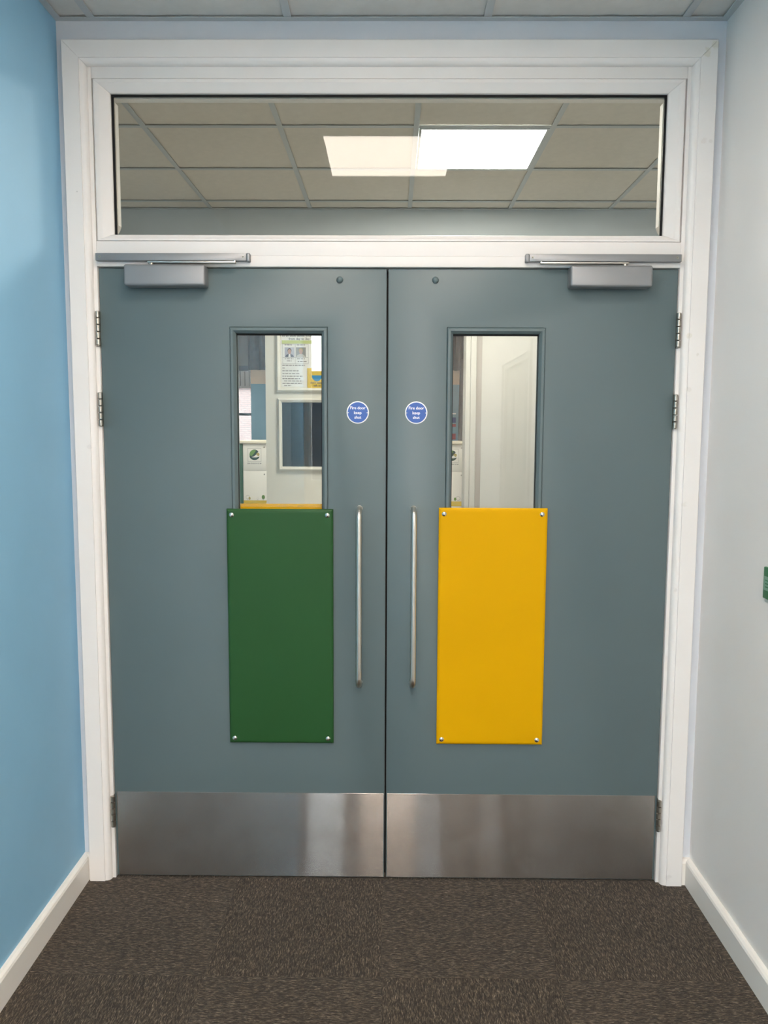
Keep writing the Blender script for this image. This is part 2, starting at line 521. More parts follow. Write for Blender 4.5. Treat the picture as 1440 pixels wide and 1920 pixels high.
# ------------------------------------------------------------------ dimensions (metres; x right, y into the picture, z up)
XL, XR = -1.031, 1.040         # corridor walls
YW = -0.004                    # face of the wall that holds the doors
YE = -7.0                      # far end of the corridor behind the viewer
ZC = 2.793                     # corridor ceiling
ZL = 2.860                     # lobby ceiling
YF = 2.40                      # wall on the far side of the lobby

# ------------------------------------------------------------------ setting: floor
floor = struct(MB().box(-2.3, 2.3, -7.2, 2.6, -0.09, -0.008).build('floor', 'black'), 'dark flecked carpet tiles laid quarter turn')
tile_me = shared(MB().box(-0.24985, 0.24985, -0.24985, 0.24985, -0.007, 0.0), 'carpet_tile', 'carpet')
edge = {}
for j in range(15):
    yc = -0.253 - 0.5 * (j - 1) if j else 0.247
    for i in range(-3, 3):
        xc = 0.25 + 0.5 * i - 0.006
        if abs(xc) > 0.9:                                   # cut tiles at the side walls
            s = -1 if xc < 0 else 1
            xa, xb = sorted((s * 1.0 - 0.006, XL if s < 0 else XR))
            key = s
            if key not in edge:
                w = (xb - xa) / 2 - 0.0005
                edge[key] = (shared(MB().box(-w, w, -0.24985, 0.24985, -0.007, 0.0), 'carpet_tile', 'carpet'), (xa + xb) / 2)
            piece('carpet_tile', edge[key][0], floor, (edge[key][1], yc, 0))
        else:
            # grain across at the door on the outer left, then alternating
            piece('carpet_tile', tile_me, floor, (xc, yc, 0), 0 if (i + j) % 2 else math.pi / 2)

# ------------------------------------------------------------------ setting: walls
struct(MB().box(XL - 0.1, XL, YE - 0.1, YW, 0, ZC + 0.1).build('wall_left', 'blue_wall'), 'plain blue painted side wall')
struct(MB().ring((-2.3, 2.3, -0.06, 3.05), (-0.985, 0.985, -0.03, 2.70), YW, 0.12).build('wall_back', 'back_wall'), 'pale wall around the double doorway')
# right wall with the side doorway that mirrors in the right-hand glass
RW = MB()
RW.box(XR, XR + 0.1, -3.36, YW, 0, ZC + 0.1)
RW.box(XR, XR + 0.1, YE - 0.1, -4.78, 0, ZC + 0.1)
RW.box(XR, XR + 0.1, -4.78, -3.36, 2.12, ZC + 0.1)
struct(RW.build('wall_right', 'pale_wall'), 'plain pale painted side wall')
# end wall behind the viewer with two tall windows
EW = MB()
for a in ((-1.031, -0.97, 0, ZC + 0.1), (-0.50, 0.30, 0, ZC + 0.1), (0.64, 1.04, 0, ZC + 0.1),
          (-0.97, -0.50, 0, 0.9), (-0.97, -0.50, 2.68, ZC + 0.1), (0.30, 0.64, 0, 1.0), (0.30, 0.64, 2.1, ZC + 0.1)):
    EW.box(a[0], a[1], YE - 0.12, YE, a[2], a[3])
struct(EW.build('wall_front', 'pale_wall'))
for n_, (x0, x1, z0, z1) in enumerate(((-0.97, -0.50, 0.9, 2.68), (0.30, 0.64, 1.0, 2.1))):
    w_ = struct(empty('window_%d' % (n_ + 2), ((x0 + x1) / 2, YE, z0)))
    mitred('window_frame', (x0, x1, z0, z1), [(0, -6.98 + 0.01), (0, -7.06), (0.03, -7.06), (0.03, -6.98 + 0.01)], 'white_gloss', w_)
    MB().box(x0 + 0.028, x1 - 0.028, -7.03, -7.024, z0 + 0.028, z1 - 0.028).build('glass_pane', 'glass', w_)
    if n_ == 0:
        MB().box(x0 + 0.03, x1 - 0.03, -7.05, -6.99, 2.08, 2.13).build('window_bar', 'white_gloss', w_)

# skirtings with a chamfered, lit top
sk = [(0, 0), (0.019, 0), (0.019, 0.077), (0.016, 0.0835), (0.009, 0.0885), (0, 0.090)]
struct(MB().hull([(XL + d, YE, z) for d, z in sk], [(XL + d, YW - d - 0.0002, z) for d, z in sk]).build('baseboard_left', 'skirt'), 'off-white skirting along the blue wall')
SR = MB()
for ya, yb in ((-3.30, YW), (YE, -4.84)):
    SR.hull([(XR - d, ya, z) for d, z in sk], [(XR - d, yb - (d + 0.0002 if yb == YW else 0), z) for d, z in sk])
struct(SR.build('baseboard_right', 'skirt'), 'off-white skirting along the pale right wall')
SB = MB()
SB.hull([(XL + d + 0.0002, YW - d, z) for d, z in sk], [(-1.0085, YW - d, z) for d, z in sk])
SB.hull([(1.0085, YW - d, z) for d, z in sk], [(XR - d - 0.0002, YW - d, z) for d, z in sk])
struct(SB.build('baseboard_back', 'skirt'), 'short off-white skirting returns beside the door frame')

# ------------------------------------------------------------------ setting: suspended ceilings
def ceiling_grid(name, xs, ys, z, x0, x1, y0, y1, lamps, label, tile='ceil_tile'):
    slab = MB().box(x0, x1, y0, y1, z + 0.03, z + 0.06).build(name, 'ceil_bar')
    struct(slab, label)
    xs = [x0] + sorted(x for x in xs if x0 < x < x1) + [x1]
    ys = [y0] + sorted(y for y in ys if y0 < y < y1) + [y1]
    cache = {}
    for a, b in zip(xs, xs[1:]):
        for c, d in zip(ys, ys[1:]):
            cx, cy = (a + b) / 2, (c + d) / 2
            if any(l[0] < cx < l[1] and l[2] < cy < l[3] for l in lamps):
                continue
            key = (round(b - a, 4), round(d - c, 4))
            if key not in cache:
                w, h = key[0] / 2 - 0.003, key[1] / 2 - 0.003
                cache[key] = shared(MB().box(-w, w, -h, h, 0.0060, 0.021), 'ceiling_tile', tile)
            piece('ceiling_tile', cache[key], slab, (cx, cy, z))
    for x in xs[1:-1]:
        MB().box(x - 0.012, x + 0.012, y0, y1, z, z + 0.003).box(x - 0.001, x + 0.001, y0, y1, z + 0.003, z + 0.029).build('grid_bar', 'ceil_bar', slab)
    for y in ys[1:-1]:
        for a, b in zip(xs, xs[1:]):
            MB().box(a + 0.012, b - 0.012, y - 0.012, y + 0.012, z - 0.0004, z + 0.0026).build('cross_bar', 'ceil_bar', slab)
    for (a, b, c, d) in ((x0, x1, y0, y0 + 0.022), (x0, x1, y1 - 0.022, y1), (x0, x0 + 0.022, y0 + 0.0221, y1 - 0.0221), (x1 - 0.022, x1, y0 + 0.0221, y1 - 0.0221)):
        MB().box(a, b, c, d, z - 0.001, z + 0.0015).build('edge_angle', 'ceil_bar', slab)
    return slab

front_rows = [-0.30 - 0.6 * k for k in range(12)]
front_lamps = [(-0.31, 0.302, -0.30 - 0.6 * k - 0.6, -0.30 - 0.6 * k) for k in (1, 4, 6, 8, 10)]  # only the first panel is mirrored; the rest are unseen, added as fill
ceiling_grid('ceiling', [-0.915, -0.310, 0.302, 0.907], front_rows, ZC, XL, XR, YE, YW, front_lamps, 'suspended ceiling of pale square tiles in a grid')
lob_cols = [0.118 + 0.601 * k for k in range(-4, 5)]
lob_rows = [1.061 + 0.584 * k for k in range(-2, 4)]
lobby_lamp = (0.118, 0.719, 1.061, 1.645)
ceiling_grid('ceiling_lobby', lob_cols, lob_rows, ZL, -2.2, 2.2, 0.121, YF - 0.001, [lobby_lamp], 'suspended ceiling beyond the overpanel glass', 'lobby_tile')

def ceiling_light(r, z, mat, label, group=None):
    x0, x1, y0, y1 = r
    t = empty('ceiling_light', ((x0 + x1) / 2, (y0 + y1) / 2, z - 0.004))
    tag(t, label, 'light', group)
    a = 0.013
    MB().box(x0 + a, x1 - a, y0 + a, y0 + a + 0.012, z - 0.004, z + 0.012).box(x0 + a, x1 - a, y1 - a - 0.012, y1 - a, z - 0.004, z + 0.012) \
        .box(x0 + a, x0 + a + 0.012, y0 + a + 0.012, y1 - a - 0.012, z - 0.004, z + 0.012).box(x1 - a - 0.012, x1 - a, y0 + a + 0.012, y1 - a - 0.012, z - 0.004, z + 0.012) \
        .build('light_frame', 'ceil_bar', t)
    b = a + 0.0125
    MB().box(x0 + b, x1 - b, y0 + b, y1 - b, z - 0.001, z + 0.008).build('diffuser', mat, t)
    return t
for k, (r, lab) in enumerate(zip(front_lamps, ('square ceiling panel light mirrored dimly in the overpanel glass',
                                              'unseen fill light panel added above the viewer', 'unseen fill light panel added just behind the viewer', 'unseen fill light panel added midway down the corridor behind the viewer', 'unseen fill light panel added at the far corridor end'))):
    ceiling_light(r, ZC, 'opal' if k else 'opal_dim', lab, 'corridor ceiling panel lights')
ceiling_light(lobby_lamp, ZL, 'opal_lobby', 'bright white square ceiling light seen through the overpanel glass')

# ------------------------------------------------------------------ door frame
trim = struct(empty('trim_1', (0, 0, 0)), 'white moulded door frame around the grey double doors')
ap = [(0, YW), (0, -0.029), (0.002, -0.031), (0.052, -0.031), (0.0525, -0.0275), (0.054, -0.0275)]
ap += [(0.054 + 0.017 * math.sin(q), -0.0275 + 0.017 * (1 - math.cos(q))) for q in [math.pi / 2 * k / 6 for k in range(1, 7)]]
ap += [(0.071, YW)]
# the head moulding is wider than the sides
hp = [(d if d < 0.05 else d, y) for d, y in ap]
r = (-1.0075, 1.0075, 0, 2.727)
mitred('architrave', r, ap, 'arch', trim, sides='TLR', floor=0.0, gap=0.0004)
# lining: jambs, head, transom
JX = 0.9255
for s in (-1, 1):
    xs = sorted((s * 0.985, s * JX))
    MB().box(xs[0], xs[1], -0.0075, 0.119, 0.0, 2.70).build('jamb', 'white_gloss', trim, bevel=0.0012)
    xs = sorted((s * JX, s * 0.902))
    MB().box(xs[0], xs[1], 0.050, 0.119, 0.0, 2.0515).build('door_stop', 'white_gloss', trim, bevel=0.001)
MB().box(-JX + 0.0003, JX - 0.0003, -0.0075, 0.119, 2.622, 2.6995).build('frame_head', 'white_gloss', trim, bevel=0.0012)
MB().box(-JX + 0.0003, JX - 0.0003, -0.0075, 0.119, 2.0855, 2.130).build('transom', 'white_gloss', trim, bevel=0.001)
MB().box(-JX + 0.0003, JX - 0.0003, -0.0105, 0.119, 2.0515, 2.0848).build('transom_lip', 'white_gloss', trim, bevel=0.0015)
MB().box(-0.902, 0.902, 0.050, 0.119, 2.030, 2.0512).build('door_stop', 'white_gloss', trim, bevel=0.001)

# ------------------------------------------------------------------ overpanel window
win = struct(empty('window_1', (0, 0.02, 2.13)), 'wide glazed overpanel above the double doors')
wr = (-0.9225, 0.9215, 2.1302, 2.6218)
bp = [(0, 0.016), (0, -0.006), (0.004, -0.010), (0.016, -0.010), (0.022, -0.0065), (0.044, -0.0005), (0.050, 0.006), (0.050, 0.016)]
bt_ = [(d * 0.78, y) for d, y in bp]
bb_ = [(d * 0.45, y) for d, y in bp]
x0, x1, z0, z1 = wr
# beads: the sides are wide, the head a little narrower, the bottom narrow; mitred where they meet
def bead_piece(a, b):
    return MB().hull(a, b).build('glazing_bead', 'white_gloss', win, smooth=True)
g_ = 0.0004
bead_piece([(x0 + d + g_, y, z1 - t) for (d, y), (t, _) in zip(bp, bt_)], [(x1 - d - g_, y, z1 - t) for (d, y), (t, _) in zip(bp, bt_)])
bead_piece([(x0 + d + g_, y, z0 + t) for (d, y), (t, _) in zip(bp, bb_)], [(x1 - d - g_, y, z0 + t) for (d, y), (t, _) in zip(bp, bb_)])
for s in (0, 1):
    xx = (lambda d: x0 + d) if s == 0 else (lambda d: x1 - d)
    bead_piece([(xx(d), y, z0 + t + g_) for (d, y), (t, _) in zip(bp, bb_)], [(xx(d), y, z1 - t - g_) for (d, y), (t, _) in zip(bp, bt_)])
MB().box(x0 + 0.01, x1 - 0.01, 0.0215, 0.0275, z0 + 0.006, z1 - 0.006).build('glass_pane', 'glass_over', win)
gi = (x0 + 0.0570, x1 - 0.0570, z0 + 0.0180, z1 - 0.0450)
MB().ring((x0 + 0.02, x1 - 0.02, z0 + 0.01, z1 - 0.02), gi, 0.0165, 0.0213).build('gasket', 'black', win)
for sd, w_ in (('T', 0.0475), ('B', 0.0150), ('L', 0.0575), ('R', 0.0575)):
    mitred('rear_bead', (x0, x1, z0, z1), [(0, 0.029), (w_, 0.029), (w_, 0.058), (w_ * 0.8, 0.075), (0, 0.075)], 'white_gloss', win, sides=sd)

# ------------------------------------------------------------------ shared small hardware
screw_me = shared(MB().lathe((0, 0, 0), [(0.0078, 0.0), (0.0078, -0.0008), (0.0066, -0.0020), (0.0046, -0.0032), (0.0020, -0.0038), (0.0017, -0.0030), (0.0004, -0.0030)], 16), 'screw', 'screw', smooth=True)
small_screw_me = shared(MB().lathe((0, 0, 0), [(0.0030, 0.0), (0.0028, -0.0002), (0.0018, -0.0003), (0.0007, -0.0002), (0.0003, -0.0002)], 12), 'screw', 'brushed', smooth=True)
track_screw_me = shared(MB().lathe((0, 0, 0), [(0.0040, 0.0), (0.0038, -0.0006), (0.0018, -0.0006), (0.0014, 0.0002), (0.0003, 0.0002)], 12), 'screw', 'hinge_steel', smooth=True)
knuckle_me = shared(MB().lathe((0, 0, 0), [(0.0040, 0.0), (0.0052, 0.0006), (0.0072, 0.0016), (0.0072, 0.0194), (0.0052, 0.0204), (0.0040, 0.0210)], 16, 'z'), 'knuckle', 'hinge_steel', smooth=True)
cap_me = shared(MB().lathe((0, 0, 0), [(0.0030, 0.0), (0.0062, 0.0012), (0.0062, 0.0022)], 16, 'z'), 'knuckle_cap', 'hinge_steel', smooth=True)

# closer tracks belong to the frame
for s in (-1, 1):
    xo, xi = s * 0.922, s * 0.433
    xa, xb = sorted((xo, xi))
    t_ = MB().box(xa + 0.002, xb - 0.012 if s < 0 else xb - 0.002, -0.032, -0.0108, 2.0655, 2.0885) if s < 0 else \
        MB().box(xa + 0.012, xb - 0.002, -0.032, -0.0108, 2.0655, 2.0885)
    tr = t_.build('closer_track', 'silver', trim, bevel=0.0015, label='silver closer slide track')
    xc = sorted((xi, xi - s * -0.012)) if False else sorted((xi, xi + s * 0.0118))
    MB().box(xc[0], xc[1], -0.033, -0.0108, 2.0635, 2.0890).build('track_end', 'silver', tr, bevel=0.003, seg=3)
    xc = sorted((xo, xo - s * 0.0025))
    MB().box(xc[0], xc[1], -0.031, -0.0108, 2.0662, 2.0880).build('track_end', 'hinge_steel', tr)
    for xx in (xo - s * 0.014, xi + s * 0.022):
        piece('screw', track_screw_me, tr, (xx, -0.032, 2.0775))

# ------------------------------------------------------------------ the two leaves
def vision(door, s):
    a, b = sorted((s * 0.193, s * 0.506))
    pr = [(0, 0.0), (0, -0.0035), (0.003, -0.006), (0.010, -0.006), (0.0175, 0.0025), (0.0185, 0.0155), (0.0, 0.0155)]
    mitred('vision_bead', (a, b, 0.50, 1.8635), pr[1:], 'door_paint', door, flat=True)
    pr2 = [(0, 0.0255), (0, 0.048), (0.010, 0.048), (0.0185, 0.040), (0.0185, 0.0255)]
    mitred('rear_vision_bead', (a, b, 0.50, 1.8635), pr2, 'door_paint', door)
    MB().box(a + 0.0135, b - 0.0135, 0.0175, 0.0235, 0.516, 1.848).build('glass_pane', 'glass', door)
    MB().ring((a + 0.0135, b - 0.0135, 0.516, 1.848), (a + 0.0205, b - 0.0205, 0.523, 1.8400), 0.0157, 0.0173).build('gasket', 'black', door)

def leaf(n_, s, label, panel_mat, panel_rect, panel_label):
    d = struct(empty('door_%d' % n_, (s * 0.463, 0.022, 0.006)), label)
    a, b = sorted((s * 0.0030, s * 0.9228))
    va, vb = sorted((s * 0.1918, s * 0.5072))
    MB().ring((a, b, 0.006, 2.0475), (va, vb, 0.4988, 1.8647), 0.0, 0.044).build('leaf', 'door_paint', d, bevel=0.0012)
    vision(d, s)
    # screwed panel over the lower part of the vision glass
    px0, px1, pz0, pz1 = panel_rect
    ch = 0.007
    def lp(e, y):
        return [(px0 + e, y, pz0 + e), (px1 - e, y, pz0 + e), (px1 - e, y, pz1 - e), (px0 + e, y, pz1 - e)]
    pm = MB()
    L = [[pm.bm.verts.new(p) for p in l] for l in (lp(0.001, -0.0063), lp(0, -0.0075), lp(0, -0.0125), lp(0.0022, -0.0155), lp(ch, -0.0180), lp(0.012, -0.0184))]
    for u, v in zip(L, L[1:]):
        for k in range(4):
            pm.bm.faces.new((u[k], u[(k + 1) % 4], v[(k + 1) % 4], v[k]))
    pm.bm.faces.new(L[0]); pm.bm.faces.new(list(reversed(L[-1])))
    p = pm.build('cover_panel', panel_mat, d, smooth=False, label=panel_label)
    for xx in (px0 + 0.0170, px1 - 0.0185):
        for zz in (pz0 + 0.0175, pz1 - 0.0195):
            piece('screw', screw_me, p, (xx, -0.0184, zz))
    # kick plate
    ka, kb = sorted((s * 0.0055, s * 0.9165))
    k = MB().box(ka, kb, -0.0018, -0.0001, 0.008, 0.3065).build('kick_plate', 'brushed', d, bevel=0.0005, seg=1, label='brushed stainless steel kick plate')
    for xx in (0.012, 0.170, 0.345, 0.56, 0.74, 0.908):
        for zz in (0.019, 0.296):
            piece('screw', small_screw_me, k, (s * xx, -0.0018, zz))
    # tubular pull handle, bent back to the door at both ends
    hx, hz0, hz1, hr = s * 0.0885, 0.6960, 1.2805, 0.0094
    st, br = 0.060, 0.030
    pts = [(hx, 0.0, hz1)]
    pts += [(hx, -st + br - br * math.sin(q), hz1 - br + br * math.cos(q)) for q in [math.pi / 2 * i / 8 for i in range(9)]]
    zs = [hz1 - br - 0.03 - (hz1 - hz0 - 2 * br - 0.06) * i / 40 for i in range(41)]
    pts += [(hx, -st, z) for z in zs]
    pts += [(hx, -st + br - br * math.cos(q), hz0 + br - br * math.sin(q)) for q in [math.pi / 2 * i / 8 for i in range(9)]]
    pts += [(hx, 0.0, hz0)]
    rad = [hr] * len(pts)
    if s < 0:                                   # worn, dented stretch on the left handle
        for i, p_ in enumerate(pts):
            if 1.030 < p_[2] < 1.095 and p_[1] < -0.05:
                rad[i] = hr * 0.93
    h = MB().tube(pts, rad, 18).build('pull_handle', 'satin_steel', d, smooth=True, label='satin steel tubular pull handle')
    for z in (hz0, hz1):
        MB().lathe((hx, 0, z), [(0.0104, -0.0001), (0.0104, -0.0016), (0.0098, -0.0022), (0.0094, -0.0022)], 18).build('handle_collar', 'satin_steel', h, smooth=True)
    # closer
    xa, xb = sorted((s * 0.571, s * 0.826))
    c = MB().box(xa, xb, -0.0555, -0.0002, 1.9845, 2.0505).build('closer_body', 'silver', d, bevel=0.0075, seg=4, label='silver overhead door closer body')
    MB().lathe((s * 0.745, -0.030, 2.0505), [(0.009, 0), (0.009, 0.0065), (0.007, 0.0075)], 16, 'z').build('spindle', 'hinge_steel', c, smooth=True)
    arm = [(s * 0.755, -0.037, 2.0585), (s * 0.475, -0.030, 2.0595)]
    ax0, ax1 = sorted((s * 0.755, s * 0.478))
    MB().box(ax0, ax1, -0.041, -0.020, 2.0572, 2.0622).build('closer_arm', 'satin_steel', d, bevel=0.0015)
    for xx in (s * 0.482,):
        MB().lathe((xx, -0.029, 2.0618), [(0.005, 0), (0.005, 0.004)], 12, 'z').build('slider_pin', 'screw', d, smooth=True)
    # painted dome cap near the top
    MB().lathe((s * 0.1525, 0, 2.013), [(0.0108, -0.0001), (0.0106, -0.003), (0.0090, -0.0065), (0.0060, -0.0090), (0.0022, -0.0102)], 20).build('dome_cap', 'door_paint', d, smooth=True)
    # hinges
    for z0_, z1_ in ((1.803, 1.917), (1.546, 1.653), (0.188, 0.302)):
        hxk = s * 0.9260
        pl = sorted((s * 0.9232, s * 0.9250))
        hg = MB().box(pl[0], pl[1], -0.0120, 0.035, z0_, z0_ + 0.109).build('hinge', 'hinge_steel', d, label='steel butt hinge')
        for kk in range(5):
            piece('knuckle', knuckle_me, hg, (hxk, -0.0145, z0_ + kk * 0.0219))
        piece('knuckle_cap', cap_me, hg, (hxk, -0.0145, z0_ - 0.0022))
    # round sign
    sx, sz = s * 0.0947, 1.5935
    sg = MB().lathe((sx, 0, sz), [(0.0362, -0.0001), (0.0362, -0.0012), (0.0356, -0.0016)], 48).build('fire_sign', 'sign_white', d, smooth=True, label='round blue mandatory fire door sign')
    MB().lathe((sx, 0, sz), [(0.0328, -0.00162), (0.0328, -0.0020)], 48).build('sign_face', 'blue_sign', sg)
    text_obj('sign_text', [('Fire door', 0.0130, sx, -0.00205, sz + 0.0143, 0.00022), ('keep', 0.0130, sx, -0.00205, sz - 0.0012, 0.00022), ('shut', 0.0130, sx, -0.00205, sz - 0.0158, 0.00022)], 'sign_white', sg)
    for q in (-1, 1):
        piece('sign_pin', pin_me, sg, (sx + q * 0.0305, -0.0020, sz - 0.001))
    return d
pin_me = shared(MB().lathe((0, 0, 0), [(0.0016, 0.0), (0.0014, -0.0006), (0.0004, -0.0009)], 10), 'sign_pin', 'satin_steel', smooth=True)
d1 = leaf(1, -1, 'grey fire door leaf with green lower panel, left of pair', 'green', (-0.5235, -0.1745, 0.4875, 1.2790), 'green bevelled panel fixed with four screws')
d2 = leaf(2, 1, 'grey fire door leaf with yellow lower panel, right of pair', 'yellow', (0.1710, 0.5255, 0.4880, 1.2855), 'yellow bevelled panel fixed with four screws')
MB().box(-0.0028, 0.0028, 0.026, 0.032, 0.008, 2.046).build('dark_gap_strip', 'black', d1)  # black strip added to keep the gap between the leaves dark
MB().box(-0.536, -0.160, 0.0485, 0.0640, 0.4900, 1.2895).build('rear_panel', 'yellow', d1, bevel=0.003, label='yellow panel on the far face, edge seen through the glass')

# ------------------------------------------------------------------ green release box on the right wall
t = empty('release_plate', (XR, -0.487, 1.086))
tag(t, 'green wall plate with pale label, cut by the right picture edge', 'wall plate')
MB().box(XR - 0.009, XR - 0.0002, -0.531, -0.4535, 1.0865, 1.1725).build('plate', 'release', t, bevel=0.002, seg=2)
lb = MB().box(XR - 0.0098, XR - 0.0091, -0.524, -0.4600, 1.110, 1.148).build('front_label', 'release_label', t)
for zz in (1.118, 1.127, 1.136):
    MB().box(XR - 0.0102, XR - 0.0099, -0.518, -0.468, zz, zz + 0.003).build('label_line', 'release', lb)

# ------------------------------------------------------------------ side doorway on the right wall (it mirrors in the right-hand vision glass)
t3 = struct(empty('door_3', (XR, -4.07, 0)), 'white framed doorway behind the viewer')
def yz_box(y0, y1, z0, z1, xa, xb, nm, mt, par, bv=0.0):
    return MB().box(xa, xb, y0, y1, z0, z1).build(nm, mt, par, bevel=bv)
yz_box(-3.36, -3.29, 0, 2.12, XR - 0.02, XR - 0.0003, 'architrave', 'white_gloss', t3)
yz_box(-4.85, -4.78, 0, 2.12, XR - 0.02, XR - 0.0003, 'architrave', 'white_gloss', t3)
yz_box(-4.85, -3.29, 2.1205, 2.20, XR - 0.02, XR - 0.0003, 'architrave', 'white_gloss', t3)
yz_box(-3.40, -3.36, 0, 2.08, XR, XR + 0.1, 'jamb', 'white_gloss', t3)
yz_box(-4.78, -4.74, 0, 2.08, XR, XR + 0.1, 'jamb', 'white_gloss', t3)
yz_box(-4.78, -3.36, 2.08, 2.12, XR, XR + 0.1, 'jamb', 'white_gloss', t3)
for y0_, y1_ in ((-4.738, -4.072), (-4.068, -3.402)):
    lf = yz_box(y0_, y1_, 0.006, 2.076, XR + 0.03, XR + 0.07, 'leaf', 'taupe', t3)
    yz_box(y0_ + 0.30, y0_ + 0.42, 1.2, 1.9, XR + 0.026, XR + 0.0299, 'vision_pane', 'photo_dark', lf)

# ------------------------------------------------------------------ lobby shell beyond the doors
struct(MB().box(-2.2, 2.2, 0.4975, 2.60, -0.0079, 0.0).build('floor_lobby', 'lobby_floor'))
struct(MB().box(-2.3, -2.2, 0.1201, 2.55, 0, 3.05).build('wall_lobby_left', 'lobby_wall'))
struct(MB().box(2.2, 2.3, 0.1201, 2.55, 0, 3.05).build('wall_lobby_right', 'lobby_wall'))
FW = MB()
FW.box(-2.2, -1.52, YF, YF + 0.14, 0, 2.42).box(0.468, 2.2, YF, YF + 0.14, 0, 2.42)
struct(MB().box(-2.2, 2.2, YF, YF + 0.14, 2.4201, 3.05).build('wall_far_upper', 'lobby_wall'), 'pale blue-grey wall strip under the lobby ceiling')
struct(FW.build('wall_far', 'cream_wall'), 'cream wall across the lobby')
t4 = struct(empty('trim_2', (0.5, YF, 0)), 'cream moulded jamb and grey strip at the lobby opening')
MB().box(0.468, 0.498, YF - 0.030, YF - 0.0002, 0, 2.42).build('architrave', 'cream_wall', t4, bevel=0.004)
MB().box(0.499, 0.535, YF - 0.022, YF - 0.0002, 0, 2.42).build('architrave', 'cream_wall', t4, bevel=0.004)
MB().box(0.536, 0.570, YF - 0.006, YF - 0.0002, 0, 2.42).build('grey_strip', 'strip', t4)

# cream glazed screen with framed notices; box added behind to darken its window
cab = empty('notice_screen', (-0.41, YF, 0))
tag(cab, 'cream glazed screen with framed notices, box added behind to darken its lower window', 'cabinet')
cx0, cx1 = -0.765, -0.060
bd = MB()
bd.ring((cx0, cx1, 0, 2.38), (-0.668, -0.157, 1.300, 1.705), YF, YF + 0.03)
bd.box(cx0, cx0 + 0.02, YF + 0.0301, YF + 0.40, 0, 2.38).box(cx1 - 0.02, cx1, YF + 0.0301, YF + 0.40, 0, 2.38)
bd.box(cx0 + 0.02, cx1 - 0.02, YF + 0.38, YF + 0.40, 0, 2.38).box(cx0 + 0.02, cx1 - 0.02, YF + 0.0301, YF + 0.38, 2.36, 2.38)
bd.build('carcass', 'cab_cream', cab)
MB().box(cx0 + 0.022, cx1 - 0.022, YF + 0.36, YF + 0.375, 0.02, 2.34).build('back_board', 'dark_in', cab)
MB().box(cx0 + 0.021, cx1 - 0.021, YF + 0.032, YF + 0.358, 1.20, 1.215).build('shelf', 'dark_in', cab)
fr = [(0, YF - 0.0002), (0, YF - 0.010), (0.010, YF - 0.022), (0.022, YF - 0.016), (0.026, YF - 0.0002)]
mitred('notice_frame', (-0.697, -0.128, 1.766, 2.330), fr, 'cab_cream', cab)
mitred('window_frame', (-0.690, -0.135, 1.279, 1.727), fr, 'cab_cream', cab)
MB().box(-0.668, -0.157, YF + 0.004, YF + 0.009, 1.301, 1.704).build('glass_pane', 'glass', cab)

# notices pinned inside the upper frame
def sheet(name, x0, x1, z0, z1, y, mat, label, cat='notice'):
    o = MB().box(x0, x1, y - 0.0008, y, z0, z1).build(name, mat)
    return tag(o, label, cat)
ny = YF - 0.0006
n1 = sheet('notice_sheet', -0.667, -0.44, 1.798, 2.30, ny, 'paper', 'printed white notice with two portrait photos and lime band')
py = ny - 0.0012
text_obj('heading', [('Talk to an adult about your worries', 0.020, -0.555, py, 2.1085, 0.0003), ('from day to day', 0.020, -0.555, py, 2.089, 0.0003)], 'ink', n1)
MB().poly([(-0.662, 2.060), (-0.462, 2.060), (-0.462, 2.080), (-0.662, 2.080)], py).build('title_band', 'lime', n1)
grid = MB()
for x in (-0.658, -0.580, -0.500):
    grid.poly([(x, 1.938), (x + 0.0015, 1.938), (x + 0.0015, 2.058), (x, 2.058)], py)
for z in (1.938, 1.975, 2.057):
    grid.poly([(-0.658, z), (-0.50, z), (-0.50, z + 0.0015), (-0.658, z + 0.0015)], py)
grid.build('table_rules', 'ink_soft', n1)
for q, (x, bgm, hairm) in enumerate(((-0.615, 'photo_grey', 'hair'), (-0.545, 'photo_dark', 'ochre'))):
    ph = MB().poly([(x - 0.030, 1.979), (x + 0.030, 1.979), (x + 0.030, 2.038), (x - 0.030, 2.038)], py).build('portrait_photo', bgm, n1)
    MB().poly(disc_pts(x, 2.018, 0.0125, 0.0150), py - 0.0008).build('hair_shape', hairm, ph)
    MB().poly(disc_pts(x, 2.012, 0.0105, 0.0155), py - 0.0016).build('face_shape', 'skin', ph)
    MB().poly([(x - 0.028, 1.9795), (x + 0.028, 1.9795), (x + 0.020, 1.992), (x + 0.006, 1.998), (x - 0.006, 1.998), (x - 0.020, 1.992)], py - 0.0008).build('shoulder_shape', 'suit' if q == 0 else 'taupe', ph)
    if q == 0:
        MB().poly([(x - 0.007, 1.9795), (x + 0.007, 1.9795), (x + 0.005, 1.997), (x - 0.005, 1.997)], py - 0.0016).build('shirt_shape', 'paper', ph)
ln = MB()
random.seed(3)
for z, x0_, x1_ in ((2.0500, -0.645, -0.600), (2.0500, -0.570, -0.520), (1.966, -0.645, -0.590), (1.953, -0.632, -0.602), (1.966, -0.570, -0.520), (1.950, -0.565, -0.51),
                    (1.926, -0.66, -0.52), (1.910, -0.66, -0.645), (1.893, -0.66, -0.56), (1.876, -0.66, -0.555), (1.860, -0.66, -0.535), (1.845, -0.66, -0.55), (1.831, -0.65, -0.54), (1.816, -0.66, -0.54), (1.803, -0.65, -0.605)):
    x = x0_
    while x < x1_:
        w = random.uniform(0.008, 0.022)
        ln.poly([(x, z), (min(x + w, x1_), z), (min(x + w, x1_), z + 0.0052), (x, z + 0.0052)], py)
        x += w + 0.004
tag(ln.build('print_lines', 'ink_soft', n1), kind='stuff')
n2 = sheet('notice_sheet', -0.506, -0.30, 1.782, 1.912, ny - 0.003, 'mustard', 'mustard yellow notice with blue cup beside the white notice')
py2 = ny - 0.0042
